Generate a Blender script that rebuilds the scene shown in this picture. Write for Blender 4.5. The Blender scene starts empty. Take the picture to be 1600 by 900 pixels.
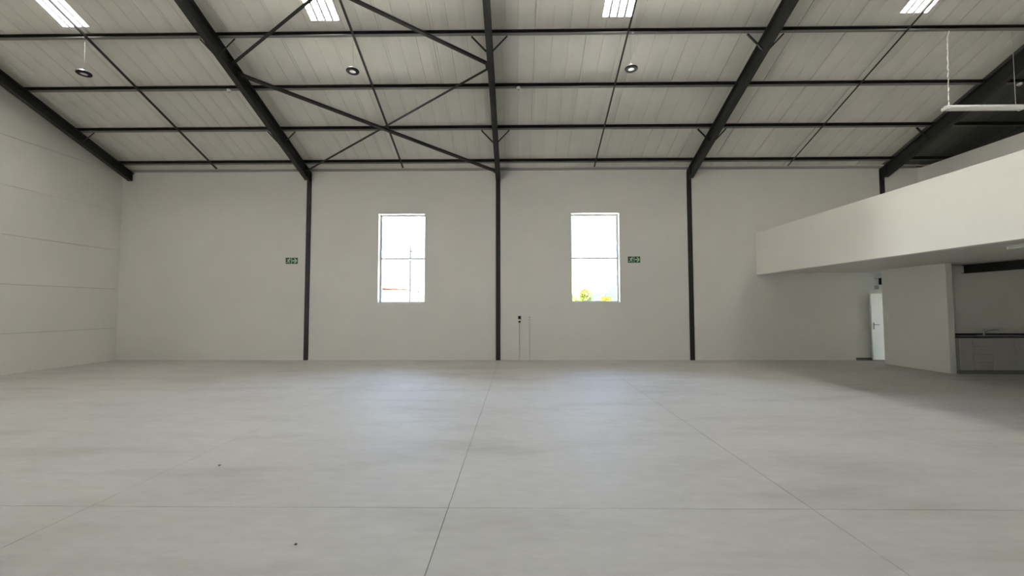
import bpy, bmesh, math, random
from mathutils import Vector, Matrix

S = bpy.context.scene
COL = S.collection
random.seed(7)

# ------------------------------------------------------------------ camera
FPX, EYE = 650.0, 1.6
pitch, yaw, roll = math.atan(30 / FPX), math.atan(8 / FPX), 0.0016
fw = Vector((-math.sin(yaw) * math.cos(pitch), math.cos(yaw) * math.cos(pitch), math.sin(pitch)))
rt = Vector((math.cos(yaw), math.sin(yaw), 0))
up = rt.cross(fw)
r2 = rt * math.cos(roll) - up * math.sin(roll)
u2 = up * math.cos(roll) + rt * math.sin(roll)
cd = bpy.data.cameras.new('camera')
cd.sensor_width = 36
cd.lens = FPX / 1600 * 36
cd.clip_end = 6000
cam = bpy.data.objects.new('camera', cd)
cam.matrix_world = Matrix(((r2.x, u2.x, -fw.x, 0), (r2.y, u2.y, -fw.y, 0), (r2.z, u2.z, -fw.z, EYE), (0, 0, 0, 1)))
COL.objects.link(cam)
S.camera = cam

# ------------------------------------------------------------------ sky, sun, exposure
SKYLIGHT_POWER = 24.0
w = bpy.data.worlds.new('sky')
S.world = w
w.use_nodes = True
nt = w.node_tree
sky = nt.nodes.new('ShaderNodeTexSky')
sky.sky_type = 'NISHITA'
sky.sun_disc = False
sky.sun_elevation = math.radians(62)
sky.sun_rotation = math.radians(270)
sky.air_density, sky.dust_density, sky.ozone_density = 1.0, 3.0, 1.0
nt.links.new(sky.outputs[0], nt.nodes['Background'].inputs[0])
nt.nodes['Background'].inputs[1].default_value = 2.9

sd = bpy.data.lights.new('sun', 'SUN')
sd.energy = 95.0
sd.angle = math.radians(0.6)
sd.color = (1, .95, .86)
sun = bpy.data.objects.new('sun', sd)
sun.rotation_euler = (math.radians(28), 0, math.radians(-80))   # high, from the left, along the building
sun.location = (0, -20, 40)
COL.objects.link(sun)

S.view_settings.view_transform = 'Standard'
S.view_settings.look = 'None'
S.view_settings.gamma = 1
S.view_settings.use_curve_mapping = False
S.view_settings.exposure = 0.6
S.cycles.max_bounces = 14
S.cycles.diffuse_bounces = 8
S.cycles.glossy_bounces = 3
S.cycles.transparent_max_bounces = 8
S.cycles.sample_clamp_indirect = 60
S.cycles.use_denoising = True
S.cycles.caustics_reflective = False
S.cycles.caustics_refractive = False


# ------------------------------------------------------------------ materials
def mat(name, col, rough=.6, metal=0., spec=.5, vary=0., scale=3., bump=0., bscale=60., stretch=None, coat=0.):
    m = bpy.data.materials.new(name)
    m.use_nodes = True
    n, l = m.node_tree.nodes, m.node_tree.links
    b = n['Principled BSDF']
    b.inputs['Base Color'].default_value = (*col, 1)
    b.inputs['Roughness'].default_value = rough
    b.inputs['Metallic'].default_value = metal
    b.inputs['Specular IOR Level'].default_value = spec
    b.inputs['Coat Weight'].default_value = coat
    tc = n.new('ShaderNodeTexCoord')
    src = tc.outputs['Object']
    if stretch:
        mp = n.new('ShaderNodeMapping')
        mp.inputs['Scale'].default_value = stretch
        l.new(src, mp.inputs[0])
        src = mp.outputs[0]
    if vary:
        t = n.new('ShaderNodeTexNoise')
        t.inputs['Scale'].default_value = scale
        t.inputs['Detail'].default_value = 6
        t.inputs['Roughness'].default_value = .62
        l.new(src, t.inputs['Vector'])
        r = n.new('ShaderNodeValToRGB')
        r.color_ramp.elements[0].position = .3
        r.color_ramp.elements[1].position = .72
        r.color_ramp.elements[0].color = (*[c * (1 - vary) for c in col], 1)
        r.color_ramp.elements[1].color = (*[min(1, c * (1 + vary)) for c in col], 1)
        l.new(t.outputs['Fac'], r.inputs[0])
        l.new(r.outputs[0], b.inputs['Base Color'])
    if bump:
        t = n.new('ShaderNodeTexNoise')
        t.inputs['Scale'].default_value = bscale
        t.inputs['Detail'].default_value = 3
        l.new(tc.outputs['Object'], t.inputs['Vector'])
        bp = n.new('ShaderNodeBump')
        bp.inputs['Strength'].default_value = bump
        bp.inputs['Distance'].default_value = .01
        l.new(t.outputs['Fac'], bp.inputs['Height'])
        l.new(bp.outputs[0], b.inputs['Normal'])
    return m


def concrete():
    m = mat('floated concrete', (.5, .5, .5), .5, spec=.35)
    n, l = m.node_tree.nodes, m.node_tree.links
    b = n['Principled BSDF']
    g = n.new('ShaderNodeNewGeometry')

    def noise(scale, stretch, det, lo, hi, c0, c1):
        mp = n.new('ShaderNodeMapping')
        mp.inputs['Scale'].default_value = stretch
        l.new(g.outputs['Position'], mp.inputs[0])
        t = n.new('ShaderNodeTexNoise')
        t.inputs['Scale'].default_value = scale
        t.inputs['Detail'].default_value = det
        t.inputs['Roughness'].default_value = .6
        l.new(mp.outputs[0], t.inputs['Vector'])
        r = n.new('ShaderNodeValToRGB')
        r.color_ramp.elements[0].position, r.color_ramp.elements[1].position = lo, hi
        r.color_ramp.elements[0].color = (*c0, 1)
        r.color_ramp.elements[1].color = (*c1, 1)
        l.new(t.outputs['Fac'], r.inputs[0])
        return r.outputs[0]

    def mul(a, c):
        x = n.new('ShaderNodeMix')
        x.data_type, x.blend_type = 'RGBA', 'MULTIPLY'
        x.inputs['Factor'].default_value = 1
        l.new(a, x.inputs['A'])
        l.new(c, x.inputs['B'])
        return x.outputs['Result']
    base = noise(.35, (1, 1.3, 1), 5, .3, .7, (.525, .508, .475), (.60, .588, .56))
    blot = noise(1.1, (.45, 1.6, 1), 6, .28, .5, (.85, .84, .825), (1, 1, 1))        # trowel marks
    fine = noise(9., (.5, 1.5, 1), 5, .25, .7, (.93, .93, .93), (1.04, 1.04, 1.04))
    grit = noise(120., (1, 1, 1), 2, .3, .7, (.96, .96, .96), (1.03, 1.03, 1.03))
    l.new(mul(mul(mul(base, blot), fine), grit), b.inputs['Base Color'])
    rr = noise(.8, (.6, 1.2, 1), 4, .3, .7, (.57, .57, .57), (.70, .70, .70))
    l.new(rr, b.inputs['Roughness'])
    return m


def emission(name, col, power):
    m = bpy.data.materials.new(name)
    m.use_nodes = True
    n, l = m.node_tree.nodes, m.node_tree.links
    n.clear()
    o = n.new('ShaderNodeOutputMaterial')
    e = n.new('ShaderNodeEmission')
    e.inputs[0].default_value = (*col, 1)
    e.inputs[1].default_value = power
    l.new(e.outputs[0], o.inputs[0])
    return m


def glass(name):
    m = bpy.data.materials.new(name)
    m.use_nodes = True
    n, l = m.node_tree.nodes, m.node_tree.links
    n.clear()
    o = n.new('ShaderNodeOutputMaterial')
    t = n.new('ShaderNodeBsdfTransparent')
    t.inputs[0].default_value = (.93, .96, .96, 1)
    g = n.new('ShaderNodeBsdfGlossy')
    g.inputs['Roughness'].default_value = .02
    f = n.new('ShaderNodeFresnel')
    f.inputs[0].default_value = 1.35
    x = n.new('ShaderNodeMixShader')
    l.new(f.outputs[0], x.inputs[0])
    l.new(t.outputs[0], x.inputs[1])
    l.new(g.outputs[0], x.inputs[2])
    l.new(x.outputs[0], o.inputs[0])
    return m


WALL = (.75, .743, .71)
M = dict(
    wall=mat('white plaster', WALL, .7, spec=.25, vary=.03, scale=.7, bump=.12, bscale=35),
    panel=mat('painted wall panel', (.84, .83, .785), .65, spec=.3, vary=.03, scale=.5, bump=.08, bscale=30),
    lit_plaster=mat('lit plaster', (.88, .87, .81), .6, spec=.3, vary=.015, scale=.8),  # parapet white raised to stand in for stronger light on it
    darkened=mat('bare grey sheeting', (.13, .13, .12), .6, vary=.08, scale=1.2),  # sheet colour darkened to stand in for shade in the end bay
    block=mat('bare block', (.22, .215, .20), .9, vary=.1, scale=3),
    backing=mat('dark joint', (.22, .215, .2), .9),
    roof=mat('roof lining', (.68, .67, .615), .5, spec=.4, vary=.05, scale=1.2),
    steel=mat('black steel', (.020, .020, .018), .42, spec=.5, vary=.25, scale=4),
    purlin=mat('floor-lit purlin', (.17, .17, .16), .35, spec=.6, vary=.15, scale=3),  # paler than the black steel, floor light painted into the flange
    trim=mat('grey flashing', (.34, .345, .34), .5),
    floor=concrete(),
    joint=mat('saw cut', (.15, .135, .11), .95),
    sheet=emission('translucent sheet', (1, .985, .95), SKYLIGHT_POWER),
    rib=mat('skylight rib', (.55, .53, .52), .6),
    frame=mat('aluminium frame', (.80, .82, .83), .4),
    glass=glass('window glass'),
    black=mat('black plastic', (.010, .010, .010), .6, spec=.2),
    alu=mat('silver metal', (.78, .78, .77), .32, metal=.7),
    lens=mat('frosted lens', (.85, .84, .82), .25, spec=.6),
    white=mat('white plastic', (.8, .8, .77), .4),
    cable=mat('pale cable', (.45, .44, .40), .6),
    wcable=mat('white cable', (.78, .76, .68), .6),
    green=mat('sign green', (.012, .085, .03), .45),
    glow=mat('sign pale green', (.52, .72, .50), .5),
    signedge=mat('sign border', (.40, .48, .36), .5),
    door=mat('white door', (.88, .91, .91), .35, vary=.02, scale=2),
    conduit=mat('grey conduit', (.58, .57, .53), .5),
    steelh=mat('satin steel', (.35, .35, .36), .3, metal=.8),
    cab=mat('grey cabinet', (.42, .42, .38), .5, vary=.03, scale=3),
    plinth=mat('dark plinth', (.2, .2, .18), .6),
    top=mat('black granite', (.010, .010, .010), .18, vary=.4, scale=60),
    chrome=mat('chrome', (.75, .75, .75), .12, metal=1),
    skirt=mat('grey skirting', (.16, .15, .14), .7),
    reflector=mat('pale concrete apron', (.82, .80, .74), .8, vary=.05, scale=.8),  # brighter than the paving, added to bounce sunlight indoors
    ground=mat('pale paving', (.66, .63, .57), .9, vary=.08, scale=.6),
    leaf=mat('leaf', (.070, .085, .015), .6, 0., 0., vary=.3, scale=3),
    leaf2=mat('yellow leaf', (.11, .085, .006), .6, 0., 0., vary=.2, scale=3),
    leaf3=mat('dry leaf', (.060, .056, .036), .7, 0., 0., vary=.2, scale=3),
    bark=mat('bark', (.04, .035, .028), .9, vary=.2, scale=8),
    pole=mat('pole grey', (.030, .030, .030), .8, 0., 0., vary=.1, scale=4),
    tile=mat('orange roof', (.045, .021, .014), .7, 0., 0., vary=.1, scale=4),
    house=mat('house white', (.85, .85, .82), .8),
    hill=mat('hazy hill', (.017, .023, .026), 1, 0., 0., vary=.08, scale=.004),
    chip=mat('concrete crumb', (.12, .11, .1), .9),
)


# ------------------------------------------------------------------ mesh helpers
def box(bm, x0, x1, y0, y1, z0, z1):
    v = [bm.verts.new(p) for p in ((x0, y0, z0), (x1, y0, z0), (x1, y1, z0), (x0, y1, z0),
                                   (x0, y0, z1), (x1, y0, z1), (x1, y1, z1), (x0, y1, z1))]
    for f in ((3, 2, 1, 0), (4, 5, 6, 7), (0, 1, 5, 4), (1, 2, 6, 5), (2, 3, 7, 6), (3, 0, 4, 7)):
        bm.faces.new([v[i] for i in f])


def sweep(bm, prof, a, b, closed=True, cap=True):
    """prof: list of point offsets (Vectors), swept from a to b"""
    A = [bm.verts.new(a + p) for p in prof]
    B = [bm.verts.new(b + p) for p in prof]
    n = len(prof)
    for i in range(n if closed else n - 1):
        j = (i + 1) % n
        bm.faces.new((A[i], A[j], B[j], B[i]))
    if cap and closed:
        try:
            bm.faces.new(A[::-1])
            bm.faces.new(B)
        except ValueError:
            pass


def bar(bm, a, b, w_, h_, upv=Vector((0, 0, 1))):
    a, b = Vector(a), Vector(b)
    d = (b - a).normalized()
    s = d.cross(upv)
    if s.length < 1e-4:
        s = d.cross(Vector((1, 0, 0)))
    s.normalize()
    u = s.cross(d)
    sweep(bm, [s * -w_ / 2 - u * h_ / 2, s * w_ / 2 - u * h_ / 2, s * w_ / 2 + u * h_ / 2, s * -w_ / 2 + u * h_ / 2], a, b)


def angle_bar(bm, a, b, w_, t, nrm):
    """rolled L section, one leg flat against nrm plane, the other standing on it"""
    a, b = Vector(a), Vector(b)
    d = (b - a).normalized()
    s = d.cross(nrm).normalized()
    n_ = s.cross(d).normalized()
    P = [(-.5, 0), (.5, 0), (.5, t / w_), (-.5 + t / w_, t / w_), (-.5 + t / w_, 1), (-.5, 1)]
    sweep(bm, [s * (x * w_) + n_ * (y * w_) for x, y in P], a, b)


def tube(bm, pts, r, n=10):
    pts = [Vector(p) for p in pts]
    rings = []
    for i, p in enumerate(pts):
        d = (pts[min(i + 1, len(pts) - 1)] - pts[max(i - 1, 0)]).normalized()
        s = d.cross(Vector((0, 0, 1)))
        if s.length < 1e-3:
            s = Vector((1, 0, 0))
        s.normalize()
        t = s.cross(d)
        rr = r[i] if isinstance(r, (list, tuple)) else r
        rings.append([bm.verts.new(p + (s * math.cos(2 * math.pi * k / n) + t * math.sin(2 * math.pi * k / n)) * rr) for k in range(n)])
    for A, B in zip(rings, rings[1:]):
        for k in range(n):
            bm.faces.new((A[k], A[(k + 1) % n], B[(k + 1) % n], B[k]))
    bm.faces.new(rings[0][::-1])
    bm.faces.new(rings[-1])


def lathe(bm, prof, n=40, c=(0, 0, 0)):
    rings = []
    for r, z in prof:
        if r < 1e-5:
            rings.append([bm.verts.new((c[0], c[1], c[2] + z))])
        else:
            rings.append([bm.verts.new((c[0] + r * math.cos(2 * math.pi * k / n), c[1] + r * math.sin(2 * math.pi * k / n), c[2] + z)) for k in range(n)])
    for A, B in zip(rings, rings[1:]):
        for k in range(n):
            j = (k + 1) % n
            if len(A) == 1 and len(B) == 1:
                continue
            if len(A) == 1:
                bm.faces.new((A[0], B[j], B[k]))
            elif len(B) == 1:
                bm.faces.new((A[k], A[j], B[0]))
            else:
                bm.faces.new((A[k], A[j], B[j], B[k]))


def poly_prism(bm, pts, axis, lo, hi):
    """2-D polygon pts extruded along axis ('x' : pts are (y,z), 'y': (x,z), 'z': (x,y))"""
    def P(p, t):
        return {'x': (t, p[0], p[1]), 'y': (p[0], t, p[1]), 'z': (p[0], p[1], t)}[axis]
    A = [bm.verts.new(P(p, lo)) for p in pts]
    B = [bm.verts.new(P(p, hi)) for p in pts]
    n = len(pts)
    for i in range(n):
        j = (i + 1) % n
        bm.faces.new((A[i], A[j], B[j], B[i]))
    bm.faces.new(A[::-1])
    bm.faces.new(B)


def wall_holes(bm, X, Z, holes, y0, y1):
    """slab in the xz plane between y0 and y1 with rectangular holes and their reveals"""
    xs = sorted({*X, *[h[0] for h in holes], *[h[1] for h in holes]})
    zs_ = sorted({*Z, *[h[2] for h in holes], *[h[3] for h in holes]})
    def solid(i, k):
        if i < 0 or k < 0 or i >= len(xs) - 1 or k >= len(zs_) - 1:
            return False
        cx, cz = (xs[i] + xs[i + 1]) / 2, (zs_[k] + zs_[k + 1]) / 2
        return not any(h[0] < cx < h[1] and h[2] < cz < h[3] for h in holes)
    V = {}
    def v(x, y, z):
        return V.setdefault((x, y, z), bm.verts.new((x, y, z))) if (x, y, z) not in V else V[(x, y, z)]
    for i in range(len(xs) - 1):
        for k in range(len(zs_) - 1):
            if not solid(i, k):
                continue
            a, b, c, d = xs[i], xs[i + 1], zs_[k], zs_[k + 1]
            bm.faces.new((v(a, y0, c), v(b, y0, c), v(b, y0, d), v(a, y0, d)))
            bm.faces.new((v(a, y1, c), v(a, y1, d), v(b, y1, d), v(b, y1, c)))
            if not solid(i - 1, k):
                bm.faces.new((v(a, y0, c), v(a, y0, d), v(a, y1, d), v(a, y1, c)))
            if not solid(i + 1, k):
                bm.faces.new((v(b, y0, c), v(b, y1, c), v(b, y1, d), v(b, y0, d)))
            if not solid(i, k - 1):
                bm.faces.new((v(a, y0, c), v(a, y1, c), v(b, y1, c), v(b, y0, c)))
            if not solid(i, k + 1):
                bm.faces.new((v(a, y0, d), v(b, y0, d), v(b, y1, d), v(a, y1, d)))


def obj(name, bm, m, parent=None, smooth=False, bevel=0.):
    bmesh.ops.recalc_face_normals(bm, faces=bm.faces)
    me = bpy.data.meshes.new(name)
    bm.to_mesh(me)
    bm.free()
    me.materials.append(M[m] if isinstance(m, str) else m)
    if smooth:
        for p in me.polygons:
            p.use_smooth = True
        me.set_sharp_from_angle(angle=math.radians(35))
    o = bpy.data.objects.new(name, me)
    COL.objects.link(o)
    if parent:
        o.parent = parent
    if bevel:
        b = o.modifiers.new('bevel', 'BEVEL')
        b.width, b.segments, b.limit_method = bevel, 2, 'ANGLE'
    return o


def new():
    return bmesh.new()


def boxo(name, m, parent, *b, bevel=0.):
    bm = new()
    box(bm, *b)
    return obj(name, bm, m, parent, bevel=bevel)


def tag(o, label, cat, group=None):
    o['label'], o['category'] = label, cat
    if group:
        o['group'] = group
    return o


def thing(name, label, cat, loc=(0, 0, 0), group=None):
    o = bpy.data.objects.new(name, None)
    o.location = loc
    o.empty_display_size = .1
    COL.objects.link(o)
    return tag(o, label, cat, group)


def struct(o):
    o['kind'] = 'structure'
    return o


def sroot(name):
    o = bpy.data.objects.new(name, None)
    COL.objects.link(o)
    return struct(o)


# ------------------------------------------------------------------ dimensions (metres)
YB = 12.66                   # inner face of the back wall
YF = -12.2                   # front wall
XL, XR = -12.3, 17.0         # left wall, far right wall
SL = .39                     # roof slope
def zs(y):                   # underside of the roof sheets
    return 6.06 + (12.3 - y) * SL
YR = .2                      # ridge
CS = 1 / math.sqrt(1 + SL * SL)
N = Vector((0, SL * CS, CS))         # roof normal (upwards)
D = Vector((0, CS, -SL * CS))        # down the slope
PURLIN_Y = [12.3, 11.065, 9.83, 8.585]
COLX = [-6.43, -.58, 5.27, 11.12]
WIN = [(-4.262, -2.835, 1.735, 4.478), (1.66, 3.125, 1.745, 4.478), (11.9, 13.4, .6, 2.2)]  # last opening is unseen, added to light the passage door

# ------------------------------------------------------------------ floor
fl = sroot('floor')
boxo('screed', 'joint', fl, XL - .2, XR + .2, YF - .2, YB + .35, -.2, -.006)
xj = [XL - .1] + [-.555 + 2.89 * k for k in range(-4, 6)] + [XR + .1]
xj = [x for i, x in enumerate(xj) if i == 0 or x - xj[i - 1] > .3]
yj = [YB + .3, 8.08, 3.395, -1.29, -5.98, YF - .1]
g = .0025
for i in range(len(xj) - 1):
    for k in range(len(yj) - 1):
        boxo('concrete_slab', 'floor', fl, xj[i] + g, xj[i + 1] - g, yj[k + 1] + g, yj[k] - g, -.03, 0)

# ------------------------------------------------------------------ walls
wb = sroot('wall_back')
slots = [(x - .069, x + .069, 0, 5.84) for x in COLX]
bm = new()
wall_holes(bm, (XL - .1, XR), (0, 5.84), [*WIN, *slots], YB, YB + .27)
obj('plaster', bm, 'wall', wb)
bm = new()
wall_holes(bm, (XL - .1, XR), (-.2, 5.76), WIN, YB + .27, YB + .31)
obj('outer_skin', bm, 'wall', wb)

wl = sroot('wall_left')
DY0, DY1, DZ = -11.5, -8.5, 4.565       # unseen opening in the left wall behind the camera, added to supply light
for b in ((YF, DY0, -.1, 5.7), (DY1, YB + .3, -.1, 5.7), (DY0, DY1, DZ, 5.7)):
    boxo('backing', 'backing', wl, XL - .2, XL - .05, *b)
zj = [0] + [.98 + 1.195 * k for k in range(0, 9)]
def roofz(y):
    return zs(y) if y > YR else zs(2 * YR - y)
bm = new()
poly_prism(bm, [(YF, 5.7), (YB + .3, 5.7), (YR, zs(YR) + .02)], 'x', XL - .2, XL - .05)
obj('gable_backing', bm, 'backing', wl)
for k in range(len(zj) - 1):
    z0, z1 = zj[k] + (.004 if k else 0), zj[k + 1] - .004
    ya0, yb0 = YF, YB
    if z0 > zs(YB):
        yb0 = 12.3 - (z0 - 6.06) / SL
        ya0 = 2 * YR - yb0
    ya1, yb1 = YF, YB
    if z1 > zs(YB):
        yb1 = 12.3 - (z1 - 6.06) / SL
        ya1 = 2 * YR - yb1
    bm = new()
    if yb1 <= YR + .05:
        poly_prism(bm, [(ya0, z0), (yb0, z0), (YR, zs(YR))], 'x', XL - .05, XL)
    elif z1 < DZ + .01:
        box(bm, XL - .05, XL, DY1, YB, z0, z1)
        boxo('wall_panel', 'panel', wl, XL - .05, XL, YF, DY0, z0, z1)
    elif yb1 == yb0:
        poly_prism(bm, [(ya0, z0), (yb0, z0), (yb1, z1), (ya1, z1)], 'x', XL - .05, XL)
    elif yb0 == YB:
        poly_prism(bm, [(ya0, z0), (yb0, z0), (YB, zs(YB)), (yb1, z1), (ya1, z1), (YF, zs(YB))], 'x', XL - .05, XL)
    else:
        poly_prism(bm, [(ya0, z0), (yb0, z0), (yb1, z1), (ya1, z1)], 'x', XL - .05, XL)
    obj('wall_panel', bm, 'panel', wl)

bm = new()
poly_prism(bm, [(YF, -.1), (YB + .3, -.1), (YB + .3, zs(YB + .3)), (YR, zs(YR)), (YF, zs(2 * YR - YF))], 'x', XR, XR + .2)
struct(obj('wall_right', bm, 'wall'))
struct(boxo('wall_front', 'block', None, XL - .2, XR + .2, YF - .2, YF, -.1, 6.2))
# grey flashing that closes the gap between the wall head and the sheets
t1 = sroot('trim_1')
boxo('flashing', 'trim', t1, XL, 12.16, YB - .035, YB + .02, 5.815, 5.885)
boxo('flashing_lip', 'trim', t1, XL, 12.16, YB - .05, YB - .035, 5.815, 5.83)
boxo('closure', 'roof', t1, XL, XR, YB - .02, YB + .02, 5.885, 5.93)

# ------------------------------------------------------------------ roof lining
ce = sroot('ceiling')
RIB, MAJ, X0 = .369, 1.107, .402
def sheet_points(xa, xb):
    pts = []
    k0 = math.floor((xa - X0) / RIB) - 1
    for k in range(k0, k0 + int((xb - xa) / RIB) + 5):
        c = X0 + k * RIB
        if k % 3 == 0:
            pts += [(c - .045, .003), (c - .016, .006), (c - .013, .022), (c - .002, .022), (c, -.004), (c + .045, -.005), (c + .047, .006), (c + .053, .006), (c + .055, 0)]
        else:
            pts += [(c - .008, .001), (c - .005, .010), (c + .005, .010), (c + .008, .001)]
        rnd = random.Random(k * 91 + 5)
        pts += [(c + .12, -.002 - rnd.random() * .006), (c + .24, -.002 - rnd.random() * .006)]
    pts.sort()
    def at(x):
        for (ax, ah), (bx, bh) in zip(pts, pts[1:]):
            if ax <= x <= bx:
                return ah + (bh - ah) * (x - ax) / max(1e-9, bx - ax)
        return 0
    return [(xa, at(xa))] + [p for p in pts if xa < p[0] < xb] + [(xb, at(xb))]
def roof_sheet(xa, xb, ya, yb):
    """sheet strip from ya (low, near the eave) up to yb"""
    if xb - xa < .01:
        return
    bm = new()
    P = sheet_points(xa, xb)
    for dz in (0,):
        A = [bm.verts.new(Vector((x, ya, zs(ya))) + N * h) for x, h in P]
        B = [bm.verts.new(Vector((x, yb, zs(yb))) + N * h) for x, h in P]
        A2 = [bm.verts.new(v.co + N * .06) for v in (A[0], A[-1])]
        B2 = [bm.verts.new(v.co + N * .06) for v in (B[0], B[-1])]
        for i in range(len(P) - 1):
            bm.faces.new((A[i], A[i + 1], B[i + 1], B[i]))
        bm.faces.new((A2[0], B2[0], B2[1], A2[1]))
        bm.faces.new((A[0], B[0], B2[0], A2[0]))
        bm.faces.new((A[-1], A2[1], B2[1], B[-1]))
        bm.faces.new((*A, A2[1], A2[0]))
        bm.faces.new((*B[::-1], B2[0], B2[1]))
    obj('roof_sheet', bm, 'roof' if xa < 11.1 else 'darkened', ce)  # past the last rafter the shade is put into the colour
SKY = [(-9.65, -9.05), (-4.31, -3.68), (1.76, 2.39), (7.83, 8.42)]
SKY_LOW, SKY_HIGH = [8.45, 8.375, 8.36, 8.34], 5.9
YE = 13.15
xs0 = X0 + MAJ * math.floor((XL - .25 - X0) / MAJ)
x = xs0
while x < XR + .2:
    xa, xb = x, x + MAJ
    hit = [(s, lo) for s, lo in zip(SKY, SKY_LOW) if s[0] < xb and s[1] > xa]
    if xa < COLX[3] < xb:
        roof_sheet(xa, COLX[3], YE, YR)
        roof_sheet(COLX[3], xb, YE, YR)
    elif not hit:
        roof_sheet(xa, xb, YE, YR)
    else:
        (s, lo) = hit[0]
        roof_sheet(xa, xb, YE, lo)
        roof_sheet(xa, xb, SKY_HIGH, YR)
        roof_sheet(xa, max(xa, s[0]), lo, SKY_HIGH)
        roof_sheet(min(xb, s[1]), xb, lo, SKY_HIGH)
    x += MAJ
# the other slope, over and behind the camera
bm = new()
v = [bm.verts.new(p) for p in ((XL - .3, YR, zs(YR)), (XR + .3, YR, zs(YR)), (XR + .3, YF - .4, zs(2 * YR - YF + .4)), (XL - .3, YF - .4, zs(2 * YR - YF + .4)))]
bm.faces.new(v)
obj('far_slope', bm, 'trim', ce)

names = ['leftmost rooflight, glowing in the bay beside the left wall',
         'second rooflight from the left, glowing behind the roof cross bracing',
         'third rooflight from the left, just right of the central rafter',
         'rightmost rooflight, glowing in the bay before the mezzanine']
def skylight(s, lo, label):
    o = thing('skylight', label, 'skylight', ((s[0] + s[1]) / 2, lo, zs(lo)), 'rooflights')
    n_ = 4
    wd = (s[1] - s[0]) / n_
    def pt(x, y, h):
        return Vector((x, y, zs(y))) + N * h - o.location
    for k in range(n_):
        bm = new()
        a, b = s[0] + k * wd + .008, s[0] + (k + 1) * wd - .008
        bm.faces.new([bm.verts.new(pt(*q, .02)) for q in ((a, lo, ), (b, lo), (b, SKY_HIGH), (a, SKY_HIGH))])
        obj('translucent_strip', bm, 'sheet', o)
    for k in range(n_ + 1):
        bm = new()
        c = s[0] + k * wd
        q = [(c - .021, .0), (c + .021, .0), (c + .016, .05), (c - .016, .05)]
        A = [bm.verts.new(pt(x_, lo, h)) for x_, h in q]
        B = [bm.verts.new(pt(x_, SKY_HIGH, h)) for x_, h in q]
        for i in range(4):
            bm.faces.new((A[i], A[(i + 1) % 4], B[(i + 1) % 4], B[i]))
        obj('rib', bm, 'rib', o)
for s, lo, nm in zip(SKY, SKY_LOW, names):
    skylight(s, lo, nm)

# ------------------------------------------------------------------ purlins
PL = ['lowest black roof purlin, running along the eave above the back wall',
      'second black roof purlin up from the back wall, where the cross braces meet',
      'third black roof purlin up from the back wall, with round white sensors',
      'highest black roof purlin in view, carrying the hanging lamps']
H_, F_, L_, T_ = .118, .056, .022, .003
for y, lab in zip(PURLIN_Y, PL):
    o = thing('purlin', lab, 'purlin', (0, y, zs(y)), 'roof purlins')
    # lipped channel, open up the slope: black web and top, bottom flange and lip lightened for the floor light on them
    W_ = [(0, 0), (F_, 0), (F_, -H_ + T_), (F_ - T_, -H_ + T_), (F_ - T_, -T_), (T_, -T_), (T_, -L_), (0, -L_)]
    B_ = [(0, -H_), (F_, -H_), (F_, -H_ + T_), (T_, -H_ + T_), (T_, -H_ + L_ * .6), (0, -H_ + L_ * .6)]
    for nm, pr, mt in (('web', W_, 'steel'), ('bottom_flange', B_, 'purlin')):
        bm = new()
        sweep(bm, [D * a + N * (b - .008) for a, b in pr], Vector((XL + .02, 0, 0)), Vector((XR, 0, 0)))
        obj(nm, bm, mt, o)
    for cx in [-12.0] + COLX:
        bm = new()
        bar(bm, Vector((cx + .04, 0, 0)) + D * .03 - N * .02, Vector((cx + .04, 0, 0)) + D * .03 - N * .125, .07, .008, Vector((0, 1, 0)))
        obj('cleat', bm, 'steel', o)

# ------------------------------------------------------------------ rafters and columns
RW, RT0, RT1 = .13, .138, .49     # flange width, vertical offset of top / bottom below the sheets
def i_section(bm, a, b, width, depth, upv, tf=.012, tw=.009):
    """I-beam from a to b, a/b on the bottom flange centre line"""
    d = (b - a).normalized()
    s = d.cross(upv).normalized()
    u = s.cross(d).normalized()
    w2 = width / 2
    P = [(-w2, 0), (w2, 0), (w2, tf), (tw / 2, tf), (tw / 2, depth - tf), (w2, depth - tf), (w2, depth), (-w2, depth), (-w2, depth - tf), (-tw / 2, depth - tf), (-tw / 2, tf), (-w2, tf)]
    sweep(bm, [s * x_ + u * y_ for x_, y_ in P], a, b)
RL = ['black gable rafter lying along the top of the left wall',
      'black sloping rafter standing on the first column from the left',
      'central black rafter, seen end-on above the column between the windows',
      'black sloping rafter on the third column, right of the right-hand window',
      'rightmost black rafter, sloping up over the mezzanine parapet']
for i, (rx, lab) in enumerate(zip([-12.0] + COLX, RL)):
    o = thing('rafter', lab, 'rafter', (rx, 12.5, zs(12.5)), 'portal frame rafters')
    off = RT1 if i else .42
    a = Vector((0, 0, -off))
    if i == 0:
        a = Vector((0, .08, -off - SL * .08))
    b = Vector((0, YR - 12.5, zs(YR) - zs(12.5) - off))
    bm = new()
    i_section(bm, a, b, RW, (off - RT0) * CS, Vector((0, 0, 1)))
    obj('beam', bm, 'steel', o)
    if i:
        # stiffener plates at the eave joint
        bm = new()
        bar(bm, Vector((0, -.06, -off + .05)), Vector((0, -.06, -RT0 - .0)), .11, .01, Vector((0, 1, 0)))
        obj('stiffener', bm, 'steel', o)
    else:
        boxo('end_plate', 'steel', o, -.075, .075, .08, .095, -off - .04, -RT0 - .03)
    for py in (PURLIN_Y[1], PURLIN_Y[3]):
        for sgn in (-1, 1):
            if i == 0 and sgn < 0:
                continue
            p0 = Vector((sgn * .38, py - 12.5 + .02, zs(py) - zs(12.5) - .135))
            p1 = Vector((sgn * .062, py - 12.5 + .02, zs(py) - zs(12.5) - off + .02))
            bm = new()
            angle_bar(bm, p0, p1, .032, .005, Vector((0, 1, 0)))
            obj('fly_brace', bm, 'steel', o)
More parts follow.
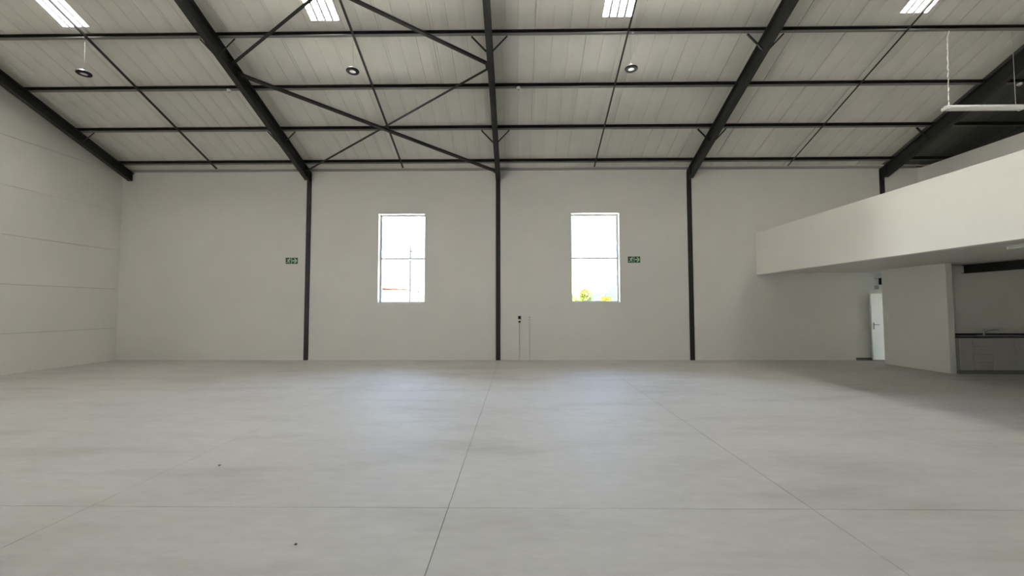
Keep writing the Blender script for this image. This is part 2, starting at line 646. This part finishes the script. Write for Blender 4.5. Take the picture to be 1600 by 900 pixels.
CLB = ['black steel column left of the left-hand window, first from the left',
       'black steel column between the two windows, centre of the back wall',
       'black steel column right of the right-hand window',
       'black steel column rising behind the mezzanine parapet, rightmost of all']
for cx, lab in zip(COLX, CLB):
    o = thing('steel_column', lab, 'column', (cx, YB, 0), 'portal frame columns')
    bm = new()
    i_section(bm, Vector((0, -.03, 0)), Vector((0, -.03, 5.80)), RW, .26, Vector((0, 1, 0)))
    obj('shaft', bm, 'steel', o)
    # haunch cap: web plate closing column and rafter
    bm = new()
    poly_prism(bm, [(-.03, 5.3), (.22, 5.3), (.22, zs(YB + .22) - .14), (-.03, zs(YB - .03) - .13), (-.19, zs(YB - .19) - .13), (-.19, zs(YB - .19) - .47), (-.03, zs(YB) - .45)], 'x', -.012, .012)
    obj('knee_web', bm, 'steel', o)
    boxo('knee_flange', 'steel', o, -RW / 2, RW / 2, -.0305, -.018, 5.40, zs(YB) - .28)

# ------------------------------------------------------------------ sag bars, cross bracing
SB = ['thin black sag bar up the roof bay beside the left wall',
      'thin black sag bar through the crossing of the roof bracing',
      'thin black sag bar up the roof bay right of the central rafter',
      'thin black sag bar up the roof bay left of the mezzanine']
for sx, lab in zip([-9.205, -3.47, 2.345, 8.16], SB):
    o = thing('sag_bar', lab, 'bar', (sx, 12.45, zs(12.45)), 'sag bars between the purlins')
    bm = new()
    a = Vector((0, 0, -.165))
    b = Vector((0, 5.0 - 12.45, zs(5.0) - zs(12.45) - .165))
    angle_bar(bm, a, b, .04, .005, N)
    obj('angle', bm, 'steel', o)
    for py in PURLIN_Y:
        p = Vector((0, py - 12.45, zs(py) - zs(12.45) - .135))
        bm = new()
        tube(bm, [p + Vector((.012, .02, -.035)), p + Vector((.012, .02, .02))], .008, 8)
        obj('bolt', bm, 'steel', o)
BR = [((-.65, 12.36), (-6.36, 9.2), .068, .36, 'thick black diagonal brace falling from left rafter to foot of central rafter'),
      ((-6.36, 12.36), (-.65, 9.17), .054, .29, 'thin black diagonal brace rising from left column head to central rafter'),
      ((-6.36, 9.0), (-.65, 5.97), .06, .29, 'black diagonal brace crossing in front of the second rooflight'),
      ((-.65, 9.03), (-6.36, 6.05), .06, .33, 'black diagonal brace rising leftward from central rafter out of view')]
for (xa, ya), (xb, yb), wd, off, lab in BR:
    o = thing('cross_brace', lab, 'brace', (xa, ya, zs(ya) - off), 'roof cross bracing')
    bm = new()
    e = Vector((xb - xa, yb - ya, zs(yb) - zs(ya)))
    angle_bar(bm, Vector((0, 0, 0)), e, wd, .006, N)
    obj('angle', bm, 'steel', o)
    sg = 1 if xa < -3 else -1
    for px, q in ((0, 0), (1, 1)):
        c = e * q
        s_ = sg if q == 0 else -sg
        bm = new()
        sweep(bm, [Vector((-.09 * s_, 0, 0)) - D * .06 + N * .004, Vector((.05 * s_, 0, 0)) - D * .05 + N * .004, Vector((.05 * s_, 0, 0)) + D * .05 + N * .004, Vector((-.09 * s_, 0, 0)) + D * .06 + N * .004], c, c + N * .008)
        obj('gusset_plate', bm, 'steel', o)

# ------------------------------------------------------------------ windows
for i, (x0, x1, z0, z1) in enumerate(WIN):
    o = sroot('window_%d' % (i + 1))  # the third is an added, unseen opening that lights the passage
    yf = YB + .22
    t = .045
    zm = 3.115 if i < 2 else 1.6
    for nm, b in (('frame_stile', (x0, x0 + t, z0, z1)), ('frame_stile', (x1 - t, x1, z0, z1)), ('frame_rail', (x0 + t, x1 - t, z0, z0 + t)),
                  ('frame_rail', (x0 + t, x1 - t, z1 - t, z1)), ('transom', (x0 + t, x1 - t, zm - .03, zm + .03))):
        boxo(nm, 'frame', o, b[0], b[1], yf, yf + .05, b[2], b[3], bevel=.004)
    for a, b in ((z0 + t, zm - .03), (zm + .03, z1 - t)):
        bm = new()
        box(bm, x0 + t, x1 - t, yf + .02, yf + .026, a, b)
        obj('pane', bm, 'glass', o)
    pd = bpy.data.lights.new('window_portal', 'AREA')
    pd.shape = 'RECTANGLE'
    pd.size, pd.size_y = x1 - x0, z1 - z0
    pd.cycles.is_portal = True
    p = bpy.data.objects.new('window_portal', pd)
    p.location = ((x0 + x1) / 2, YB + .33, (z0 + z1) / 2)
    p.rotation_euler = (math.radians(-90), 0, 0)
    COL.objects.link(p)

pd = bpy.data.lights.new('added_opening_portal', 'AREA')  # portal for the added side opening
pd.shape = 'RECTANGLE'
pd.size, pd.size_y = DY1 - DY0, DZ
pd.cycles.is_portal = True
p = bpy.data.objects.new('added_opening_portal', pd)
p.location = (XL - .25, (DY0 + DY1) / 2, DZ / 2)
p.rotation_euler = (math.radians(90), 0, math.radians(-90))
COL.objects.link(p)

# ------------------------------------------------------------------ mezzanine
ZS0 = 2.64
struct(boxo('wall_mezzanine', 'lit_plaster', None, 7.25, 7.43, -4, YB, 2.57, 3.84, bevel=.006))  # whiter than the walls, extra light put into its colour
struct(boxo('ceiling_mezzanine', 'wall', None, 7.43, XR, -4, YB, ZS0, 2.95))
struct(boxo('wall_upper', 'wall', None, 12.2, 12.38, -4, YB, 2.95, 5.79))
struct(boxo('wall_partition', 'wall', None, 10.30, 10.455, 10.10, 11.87, 0, ZS0, bevel=.01))
struct(boxo('wall_kitchen', 'wall', None, 10.455, 14.2, 10.62, 10.74, 0, ZS0))
struct(boxo('wall_kitchen_side', 'wall', None, 14.05, 14.2, -4, YB, 0, ZS0))
# cross wall at the end of the passage, with the doorway the open leaf belongs to
pw = sroot('wall_passage')
boxo('pier', 'wall', pw, 11.36, 11.48, 10.74, 11.66, 0, ZS0)
boxo('pier', 'wall', pw, 11.36, 11.48, 12.56, YB, 0, ZS0)
boxo('lintel', 'wall', pw, 11.36, 11.48, 11.66, 12.56, 2.04, ZS0)
struct(boxo('baseboard_passage', 'skirt', None, 10.14, 11.36, YB - .02, YB, 0, .075))
dr = sroot('door_1')
dr.location = (11.325, 12.51, 0)
boxo('leaf', 'door', dr, -.82, 0, -.02, .02, .03, 1.985, bevel=.003)
hd = boxo('lever_plate', 'steelh', dr, -.785, -.745, -.026, -.02, .93, 1.13, bevel=.002)
for nm, pts, r in (('lever', [(-.765, -.02, 1.07), (-.765, -.07, 1.07), (-.755, -.075, 1.07), (-.64, -.075, 1.07)], .011),
                   ('key_cylinder', [(-.765, -.02, .985), (-.765, -.04, .985)], .014)):
    bm = new()
    tube(bm, pts, r, 10)
    obj(nm, bm, 'steelh', hd)
for z in (.25, 1.0, 1.75):
    bm = new()
    tube(bm, [(.005, .0, z - .05), (.005, .0, z + .05)], .008, 8)
    obj('hinge', bm, 'steelh', dr)

# black steel beam carrying the slab over the kitchenette
o = tag(thing('support_beam', 'black steel beam under the slab above the kitchenette', 'beam', (11.27, 10.6, ZS0)), 'black steel beam under the slab above the kitchenette', 'beam')
bm = new()
i_section(bm, Vector((0, 0, -.21)), Vector((0, -14.0, -.21)), .13, .209, Vector((0, 0, 1)))
obj('beam', bm, 'steel', o)

# batten light on the soffit
o = thing('batten_light', 'slim white batten lamp fixed under the mezzanine slab', 'lamp', (8.42, 6.6, ZS0))
boxo('tray', 'white', o, -.035, .035, -.6, .6, -.03, 0, bevel=.006)
bm = new()
tube(bm, [(0, -.57, -.045), (0, .57, -.045)], .02, 12)
obj('tube_lens', bm, 'white', o, smooth=True)
for y in (-.585, .585):
    boxo('end_cap', 'white', o, -.028, .028, y - .015, y + .015, -.07, -.03, bevel=.004)

# small items by the passage
o = thing('siren_box', 'small black box high on the wall above the white door', 'box', (10.93, YB, 2.36))
boxo('case', 'black', o, -.03, .03, -.09, 0, -.1, .1, bevel=.008)
boxo('bracket', 'cable', o, -.16, -.03, -.02, 0, .08, .1)
o = thing('junction_box', 'small grey square box on the wall between the door and the black box', 'box', (10.82, YB, 2.18))
boxo('case', 'cable', o, -.055, .055, -.035, 0, -.055, .055, bevel=.006)
boxo('lid', 'cable', o, -.05, .05, -.04, -.035, -.05, .05, bevel=.002)
o = thing('light_switch', 'white light switch on the partition beside the white door', 'switch', (10.30, 11.7, 1.30))
boxo('plate', 'white', o, -.012, 0, -.04, .04, -.06, .06, bevel=.003)
boxo('rocker', 'white', o, -.017, -.012, -.012, .012, -.025, .025, bevel=.002)

# ------------------------------------------------------------------ kitchenette
KY = 10.03
def kdoor(parent, x0, x1, z0, z1, hx):
    d = boxo('door', 'cab', parent, x0 + .004, x1 - .004, -.018, 0, z0, z1, bevel=.002)
    handle(d, (hx, z1 - .14), True)
def handle(parent, c, vertical):
    bm = new()
    L = .065
    pts = [(-L, 0), (-L, -.028), (L, -.028), (L, 0)]
    if vertical:
        P = [(c[0], -.018 + b, c[1] + a) for a, b in pts]
    else:
        P = [(c[0] + a, -.018 + b, c[1]) for a, b in pts]
    tube(bm, P, .007, 8)
    obj('handle', bm, 'steelh', parent)
def carcass(name, lab, x0, x1):
    o = thing(name, lab, 'cabinet', (x0, KY, 0), 'kitchenette base cabinets')
    wd = x1 - x0
    boxo('carcass', 'plinth', o, 0, wd, 0, .56, .1, .853)
    boxo('plinth', 'plinth', o, 0, wd, .03, .05, 0, .1)
    return o, wd
o, wd = carcass('base_cabinet', 'narrow grey base cabinet beside the partition, left of the drawers', 10.46, 10.77)
kdoor(o, 0, wd, .1, .85, wd - .04)
o, wd = carcass('drawer_cabinet', 'grey base cabinet with a stack of four drawers', 10.77, 11.24)
zz = [.1, .287, .475, .662, .85]
for k in range(4):
    d = boxo('drawer', 'cab', o, .003, wd - .003, -.018, 0, zz[k] + .0045, zz[k + 1] - .0045, bevel=.002)
    handle(d, (wd / 2, zz[k + 1] - .085), False)
o, wd = carcass('sink_cabinet', 'grey base cabinet with two doors below the sink', 11.24, 12.24)
kdoor(o, 0, wd / 2, .1, .85, wd / 2 - .05)
kdoor(o, wd / 2, wd, .1, .85, wd / 2 + .07)
o, wd = carcass('base_cabinet', 'grey base cabinet at the right edge of the photo, beyond the sink', 12.24, 13.2)
kdoor(o, 0, wd / 2, .1, .85, wd / 2 - .05)
kdoor(o, wd / 2, wd, .1, .85, wd / 2 + .05)
o = thing('worktop', 'black stone worktop along the kitchenette cabinets', 'worktop', (10.46, KY, .853))
SX0, SX1, SY0, SY1 = .95, 1.75, .10, .46
bm = new()
for b in ((0, SX0, -.03, .588), (SX1, 2.8, -.03, .588), (SX0, SX1, -.03, SY0), (SX0, SX1, SY1, .588)):
    box(bm, b[0], b[1], b[2], b[3], 0, .04)
obj('slab', bm, 'top', o)
boxo('upstand', 'top', o, 0, 2.8, .572, .588, .04, .075)
o = thing('sink', 'steel sink set into the black worktop', 'sink', (10.46, KY, .893))
bm = new()
for b in ((SX0 - .02, SX1 + .02, SY0 - .02, SY0 + .01), (SX0 - .02, SX1 + .02, SY1 - .01, SY1 + .02), (SX0 - .02, SX0 + .01, SY0 + .01, SY1 - .01), (SX1 - .01, SX1 + .02, SY0 + .01, SY1 - .01)):
    box(bm, *b, 0.0005, .004)
obj('rim', bm, 'steelh', o)
bm = new()
x0, x1, y0, y1 = SX0 + .01, SX1 - .01, SY0 + .01, SY1 - .01
a = [bm.verts.new(p) for p in ((x0, y0, 0), (x1, y0, 0), (x1, y1, 0), (x0, y1, 0))]
b = [bm.verts.new(p) for p in ((x0 + .03, y0 + .03, -.03), (x1 - .03, y0 + .03, -.03), (x1 - .03, y1 - .03, -.03), (x0 + .03, y1 - .03, -.03))]
for i in range(4):
    bm.faces.new((a[i], a[(i + 1) % 4], b[(i + 1) % 4], b[i]))
bm.faces.new(b)
obj('basin', bm, 'steelh', o)
o = thing('mixer_tap', 'chrome mixer tap standing behind the sink', 'tap', (11.60, KY + .50, .893))
bm = new()
lathe(bm, [(0, 0), (.026, 0), (.026, .012), (.019, .018), (.019, .10), (.0, .105)], 20)
obj('body', bm, 'chrome', o, smooth=True)
bm = new()
tube(bm, [(0, 0, .07), (.06, -.03, .105), (.15, -.09, .135), (.22, -.14, .135), (.225, -.145, .115)], [.014, .013, .012, .012, .012], 12)
obj('spout', bm, 'chrome', o, smooth=True)
bm = new()
tube(bm, [(0, 0, .1), (-.02, -.01, .13), (.06, .01, .155), (.07, .01, .155)], .008, 8)
obj('lever', bm, 'chrome', o, smooth=True)

# ------------------------------------------------------------------ lamps hanging from the roof
def highbay(x, lab, tilt):
    y = PURLIN_Y[3] + .03
    zt = zs(y) - .13
    o = thing('high_bay_lamp', lab, 'lamp', (x, y, 6.625), 'round high bay lamps')
    bm = new()
    lathe(bm, [(.064, .002), (.064, -.004), (.124, -.008), (.133, .004), (.133, .022), (.122, .036), (.0, .036)], 48)
    obj('housing', bm, 'black', o, smooth=True)
    bm = new()
    lathe(bm, [(0, -.006), (.04, -.004), (.064, .002), (.064, .006), (0, .006)], 40)
    obj('lens', bm, 'lens', o, smooth=True)
    bm = new()
    lathe(bm, [(.0, .036), (.118, .036), (.112, .05), (.062, .056), (.058, .085), (.0, .087)], 40)
    obj('heat_sink', bm, 'alu', o, smooth=True)
    bm = new()
    tube(bm, [(.02 * math.cos(t), 0, .105 + .022 * math.sin(t)) for t in [i * math.pi / 8 - math.pi / 2 for i in range(17)]], .004, 6)
    obj('hook', bm, 'black', o)
    bm = new()
    h = zt - 6.625
    tube(bm, [(0, 0, .127), (.004, 0, .25), (-.003, 0, h * .6), (tilt, 0, h + .005)], .006, 6)
    obj('cable', bm, 'cable', o)
    boxo('clip', 'white', o, tilt + .015, tilt + .055, -.065, -.035, h + .015, h + .045, bevel=.004)
highbay(-9.31, 'round black high bay lamp hanging nearest the left wall', -.01)
highbay(-3.50, 'round black high bay lamp hanging beside the cross bracing', -.01)
highbay(2.425, 'round black high bay lamp hanging right of the central rafter', -.005)

o = thing('pendant_batten', 'long white tube lamp hung on two cords before the right rafter', 'lamp', (9.74, PURLIN_Y[3] + .03, 5.70))
bm = new()
Lh = .79
A = [(-.065, 0), (.065, 0), (.07, .025), (.04, .075), (-.04, .075), (-.07, .025)]
sweep(bm, [Vector((0, p, q)) for p, q in A], Vector((-Lh, 0, .012)), Vector((Lh, 0, .012)))
obj('tray', bm, 'white', o, bevel=.006)
bm = new()
A = [(-.055, 0), (-.035, -.022), (.035, -.022), (.055, 0)]
sweep(bm, [Vector((0, p, q)) for p, q in A], Vector((-Lh + .03, 0, .012)), Vector((Lh - .03, 0, .012)))
obj('diffuser', bm, 'lens', o)
for x_ in (-Lh, Lh):
    boxo('end_cap', 'white', o, x_ - .018, x_ + .018, -.076, .076, -.005, .06, bevel=.006)
zt = zs(PURLIN_Y[3] + .03) - .13 - 5.70
bm = new()
P = [(-.72, 0, .08)]
for k in range(1, 24):
    t_ = k / 24
    P.append((-.72 + .045 * t_ + .006 * math.sin(k * 2.3), .006 * math.cos(k * 1.9), .08 + (zt - .14) * t_))
P += [(-.67, -.02, zt - .03), (-.655, -.03, zt + .04)]
tube(bm, P, .012, 8)
obj('flex_cord', bm, 'wcable', o)
bm = new()
tube(bm, [(.66, 0, .08), (.67, 0, zt + .005)], .006, 6)
obj('hanger_wire', bm, 'cable', o)
for x_ in (-.72, .66):
    boxo('hanger_clip', 'alu', o, x_ - .02, x_ + .02, -.02, .02, .083, .1, bevel=.003)
boxo('cable_gland', 'white', o, -.015, .015, -.015, .015, .085, .105, bevel=.003)

SN = [(-7.01, 'round white sensor under the third purlin, left of the first sloping rafter'),
      (.045, 'round white sensor under the third purlin, beside the central rafter'),
      (11.97, 'round white sensor under the third purlin, at the right edge of the photo')]
for x_, lab in SN:
    y = PURLIN_Y[2]
    o = thing('ceiling_sensor', lab, 'sensor', (x_, y - .01, zs(y) - .135), 'round sensors on the third purlin')
    bm = new()
    lathe(bm, [(0, .02), (.05, .02), (.052, .0), (.046, -.022), (.03, -.034), (.0, -.036)], 32)
    obj('base', bm, 'white', o, smooth=True)
    bm = new()
    lathe(bm, [(.022, -.034), (.024, -.042), (.014, -.052), (0, -.054)], 24)
    obj('lens', bm, 'cable', o, smooth=True)

# ------------------------------------------------------------------ exit signs
def arc(cx, cz, r, a0, a1, n):
    return [(cx + r * math.cos(a0 + (a1 - a0) * i / n), cz + r * math.sin(a0 + (a1 - a0) * i / n)) for i in range(n + 1)]
def exit_sign(x, z, lab):
    o = thing('exit_sign', lab, 'sign', (x, YB, z), 'green emergency exit signs')
    boxo('plate', 'signedge', o, -.19, .19, -.008, 0, -.1, .1, bevel=.002)
    boxo('green_field', 'green', o, -.183, -.008, -.010, -.008, -.092, .092)
    boxo('green_field', 'green', o, .008, .183, -.010, -.008, -.092, .092)
    boxo('divider', 'glow', o, -.008, .008, -.0105, -.008, -.098, .098)
    bm = new()
    L = (-.011, -.013)
    def limb(*p, w0=.022):
        for a, b in zip(p, p[1:]):
            a, b = Vector((a[0], 0, a[1])), Vector((b[0], 0, b[1]))
            d = (b - a).normalized()
            s = Vector((-d.z, 0, d.x)) * w0 / 2
            e = d * w0 * .3
            poly_prism(bm, [(q.x, q.z) for q in (a - e - s, b + e - s, b + e + s, a - e + s)], 'y', *L)
    c = -.093
    poly_prism(bm, arc(c + .040, .068, .017, 0, 2 * math.pi * 15 / 16, 15), 'y', *L)           # head
    limb((c + .022, .042), (c - .008, -.012), w0=.036)                                        # trunk
    limb((c + .022, .040), (c + .052, .018), (c + .070, .030), w0=.015)                       # front arm
    limb((c + .018, .044), (c - .028, .040), (c - .050, .014), w0=.015)                       # back arm
    limb((c - .006, -.012), (c + .032, -.030), (c + .030, -.076), w0=.019)                    # front leg
    limb((c - .010, -.014), (c - .026, -.052), (c - .068, -.052), w0=.019)                    # back leg
    obj('running_figure', bm, 'glow', o)
    bm = new()
    c = .097
    poly_prism(bm, [(c - .075, -.018), (c + .012, -.018), (c + .012, .018), (c - .075, .018)], 'y', *L)
    poly_prism(bm, [(c - .026, .074), (c + .016, .074), (c + .076, 0), (c + .028, 0)], 'y', *L)
    poly_prism(bm, [(c - .026, -.074), (c + .028, 0), (c + .076, 0), (c + .016, -.074)], 'y', *L)
    obj('arrow', bm, 'glow', o)
exit_sign(-6.93, 3.035, 'green exit sign with running figure, left of the first steel column')
exit_sign(3.56, 3.04, 'green exit sign with running figure, right of the right-hand window')

# ------------------------------------------------------------------ sockets on the back wall
o = thing('isolator_switch', 'small black and white isolator switch on the back wall, with conduit below', 'switch', (.07, YB, 1.235))
boxo('case', 'black', o, -.04, .04, -.05, 0, .0, .1, bevel=.012)
boxo('lower_case', 'black', o, -.032, .032, -.045, 0, -.1, -.045, bevel=.012)
boxo('switch_face', 'white', o, -.042, .042, -.055, 0, -.048, .002, bevel=.006)
bm = new()
tube(bm, [(-.008, -.013, -.1), (-.008, -.013, -1.235)], .0125, 10)
obj('conduit', bm, 'conduit', o, smooth=True)
o = thing('wall_socket', 'white double wall socket right of the black isolator, with conduit below', 'socket', (.375, YB, 1.25))
boxo('box', 'white', o, -.065, .065, -.035, 0, -.08, .07, bevel=.008)
for z_ in (-.035, .03):
    boxo('outlet', 'cable', o, -.035, .035, -.038, -.035, z_ - .02, z_ + .02, bevel=.001)
    boxo('rocker', 'white', o, .012, .026, -.041, -.038, z_ - .01, z_ + .012)
bm = new()
tube(bm, [(0, -.013, -.08), (0, -.013, -1.25)], .0125, 10)
obj('conduit', bm, 'conduit', o, smooth=True)

# crumbs on the slab
for x_, y_, lab, r in ((-3.02, 4.26, 'dark concrete crumb on the floor, left of centre', .014), (-1.5, 2.87, 'tiny dark crumb on the floor near the front joint', .009)):
    bm = new()
    bmesh.ops.create_icosphere(bm, subdivisions=2, radius=r)
    for v in bm.verts:
        v.co *= 1 + random.uniform(-.3, .3)
        v.co.z = max(-r * .35, v.co.z * .5)
    o = tag(obj('crumb', bm, 'chip'), lab, 'debris')
    o.location = (x_, y_, r * .35)

# ------------------------------------------------------------------ outdoors
struct(boxo('ground', 'ground', None, -150, 200, YB + .35, 400, -.4, -.12))
struct(boxo('ground_reflector', 'reflector', None, -9, 7, YB + .36, 18.5, -.11, -.08))  # unseen pale strip added to throw light up through the windows
struct(boxo('ground_side', 'ground', None, -150, XL - .2, -100, YB + .35, -.4, -.02))
def leafball(bm, c, r, n, size, seed, zsq=1.):
    rnd = random.Random(seed)
    for _ in range(n):
        d = Vector((rnd.gauss(0, 1), rnd.gauss(0, 1), rnd.gauss(0, 1))).normalized()
        p = Vector(c) + Vector((d.x, d.y, d.z * zsq)) * r * rnd.uniform(.45, 1) ** .5
        a = Vector((rnd.gauss(0, 1), rnd.gauss(0, 1), rnd.gauss(0, 1))).normalized()
        b = a.orthogonal().normalized()
        s = size * rnd.uniform(.6, 1.3)
        q = [p + a * s, p + b * s * .45, p - a * s, p - b * s * .45]
        bm.faces.new([bm.verts.new(v) for v in q])
def tree(name, lab, cat, x, y, h, r, m, blobs, n, size, seed):
    o = thing(name, lab, cat, (x, y, -.12))
    bm = new()
    tube(bm, [(0, 0, 0), (.03, 0, h * .4), (-.02, .02, h * .8)], [.07, .05, .02], 8)
    for k in range(4):
        a = k * 1.6
        tube(bm, [(0, 0, h * .4), (math.cos(a) * r * .6, math.sin(a) * r * .6, h * .8)], [.03, .012], 6)
    obj('trunk', bm, 'bark', o)
    bm = new()
    for k, (bx, by, bz, br) in enumerate(blobs):
        leafball(bm, (bx, by, bz), br, n, size, seed + k)
    f = obj('foliage', bm, m, o)
    f['kind'] = 'stuff'
tree('garden_tree', 'green leafy tree outside, low in the right-hand window', 'tree', 4.75, 30, 3.0, .9, 'leaf',
     [(-.35, 0, 2.3, .55), (.25, .1, 2.55, .5), (-.05, -.1, 2.0, .6), (.1, 0, 2.7, .35), (-.8, 0, 2.0, .5)], 260, .09, 3)
tree('yellow_shrub', 'bright yellow shrub outside, bottom right of the right-hand window', 'shrub', 6.35, 30, 2.3, .5, 'leaf2',
     [(-.12, 0, 2.2, .3), (.18, 0, 2.25, .28), (.02, 0, 1.95, .35)], 200, .07, 11)
for x_, h_, lab in ((6.55, 2.55, 'thin lamp post outside, above the yellow shrub'), (6.98, 2.45, 'thin lamp post outside, right of the yellow shrub')):
    o = thing('lamp_post', lab, 'lamp post', (x_, 31, -.12))
    bm = new()
    tube(bm, [(0, 0, 0), (0, 0, h_)], .022, 8)
    obj('post', bm, 'pole', o)
    bm = new()
    lathe(bm, [(0, .0), (.10, .02), (.08, .09), (0, .12)], 16, (0, 0, h_))
    obj('lantern', bm, 'pole', o)
o = thing('utility_pole', 'tall grey utility pole outside the left-hand window', 'pole', (-10.35, 40, -.12))
bm = new()
tube(bm, [(0, 0, 0), (0, 0, 7.55)], [.13, .095], 12)
obj('mast', bm, 'pole', o)
for z_ in (7.1, 6.75):
    boxo('cross_arm', 'pole', o, -.22, .22, -.05, .05, z_, z_ + .09)
for x_ in (-.18, .18):
    bm = new()
    lathe(bm, [(0, 0), (.05, 0), (.06, .05), (.03, .12), (0, .14)], 12, (x_, 0, 7.19))
    obj('insulator', bm, 'pole', o)
o = thing('thin_pole', 'short thin pole outside, right of the utility pole', 'pole', (-9.55, 40, -.12))
bm = new()
tube(bm, [(0, 0, 0), (0, 0, 4.6)], .05, 8)
obj('mast', bm, 'pole', o)
bm = new()
lathe(bm, [(0, 0), (.06, 0), (.05, .06), (0, .07)], 12, (0, 0, 4.6))
obj('cap', bm, 'pole', o)
o = thing('white_house', 'white house with an orange roof edge outside the left-hand window', 'house', (-12.4, 44, -.12))
boxo('wall', 'house', o, -3.0, .5, 0, 6, 0, 3.55)
bm = new()
poly_prism(bm, [(-3.2, 3.72), (.62, 3.55), (.62, 3.66), (-3.2, 3.9)], 'y', -.3, 6.3)
obj('roof', bm, 'tile', o)
tree('dry_hedge', 'dry straggly hedge outside, along the bottom of the left-hand window', 'hedge', -11.2, 36, 2.1, .6, 'leaf3',
     [(-1.0 + .35 * k, 0, 1.85 + .1 * math.sin(k * 2.1), .3) for k in range(8)], 90, .07, 31)
# hill far away
bm = new()
nx, ny = 60, 12
G = []
for i in range(nx + 1):
    row = []
    for j in range(ny + 1):
        x_ = 100 + 1500 * i / nx
        y_ = 1500 + 900 * j / ny
        t_ = i / nx
        ridge = 150 * math.exp(-((t_ - .36) / .18) ** 2) + 60 * math.exp(-((t_ - .8) / .15) ** 2) + 8 * math.sin(i * 1.3) + 5 * math.sin(i * 2.9 + 1)
        row.append(bm.verts.new((x_, y_, -2 + max(0, ridge) * math.sin(math.pi * j / ny) ** .8)))
    G.append(row)
for i in range(nx):
    for j in range(ny):
        bm.faces.new((G[i][j], G[i + 1][j], G[i + 1][j + 1], G[i][j + 1]))
struct(obj('hill', bm, 'hill', smooth=True))
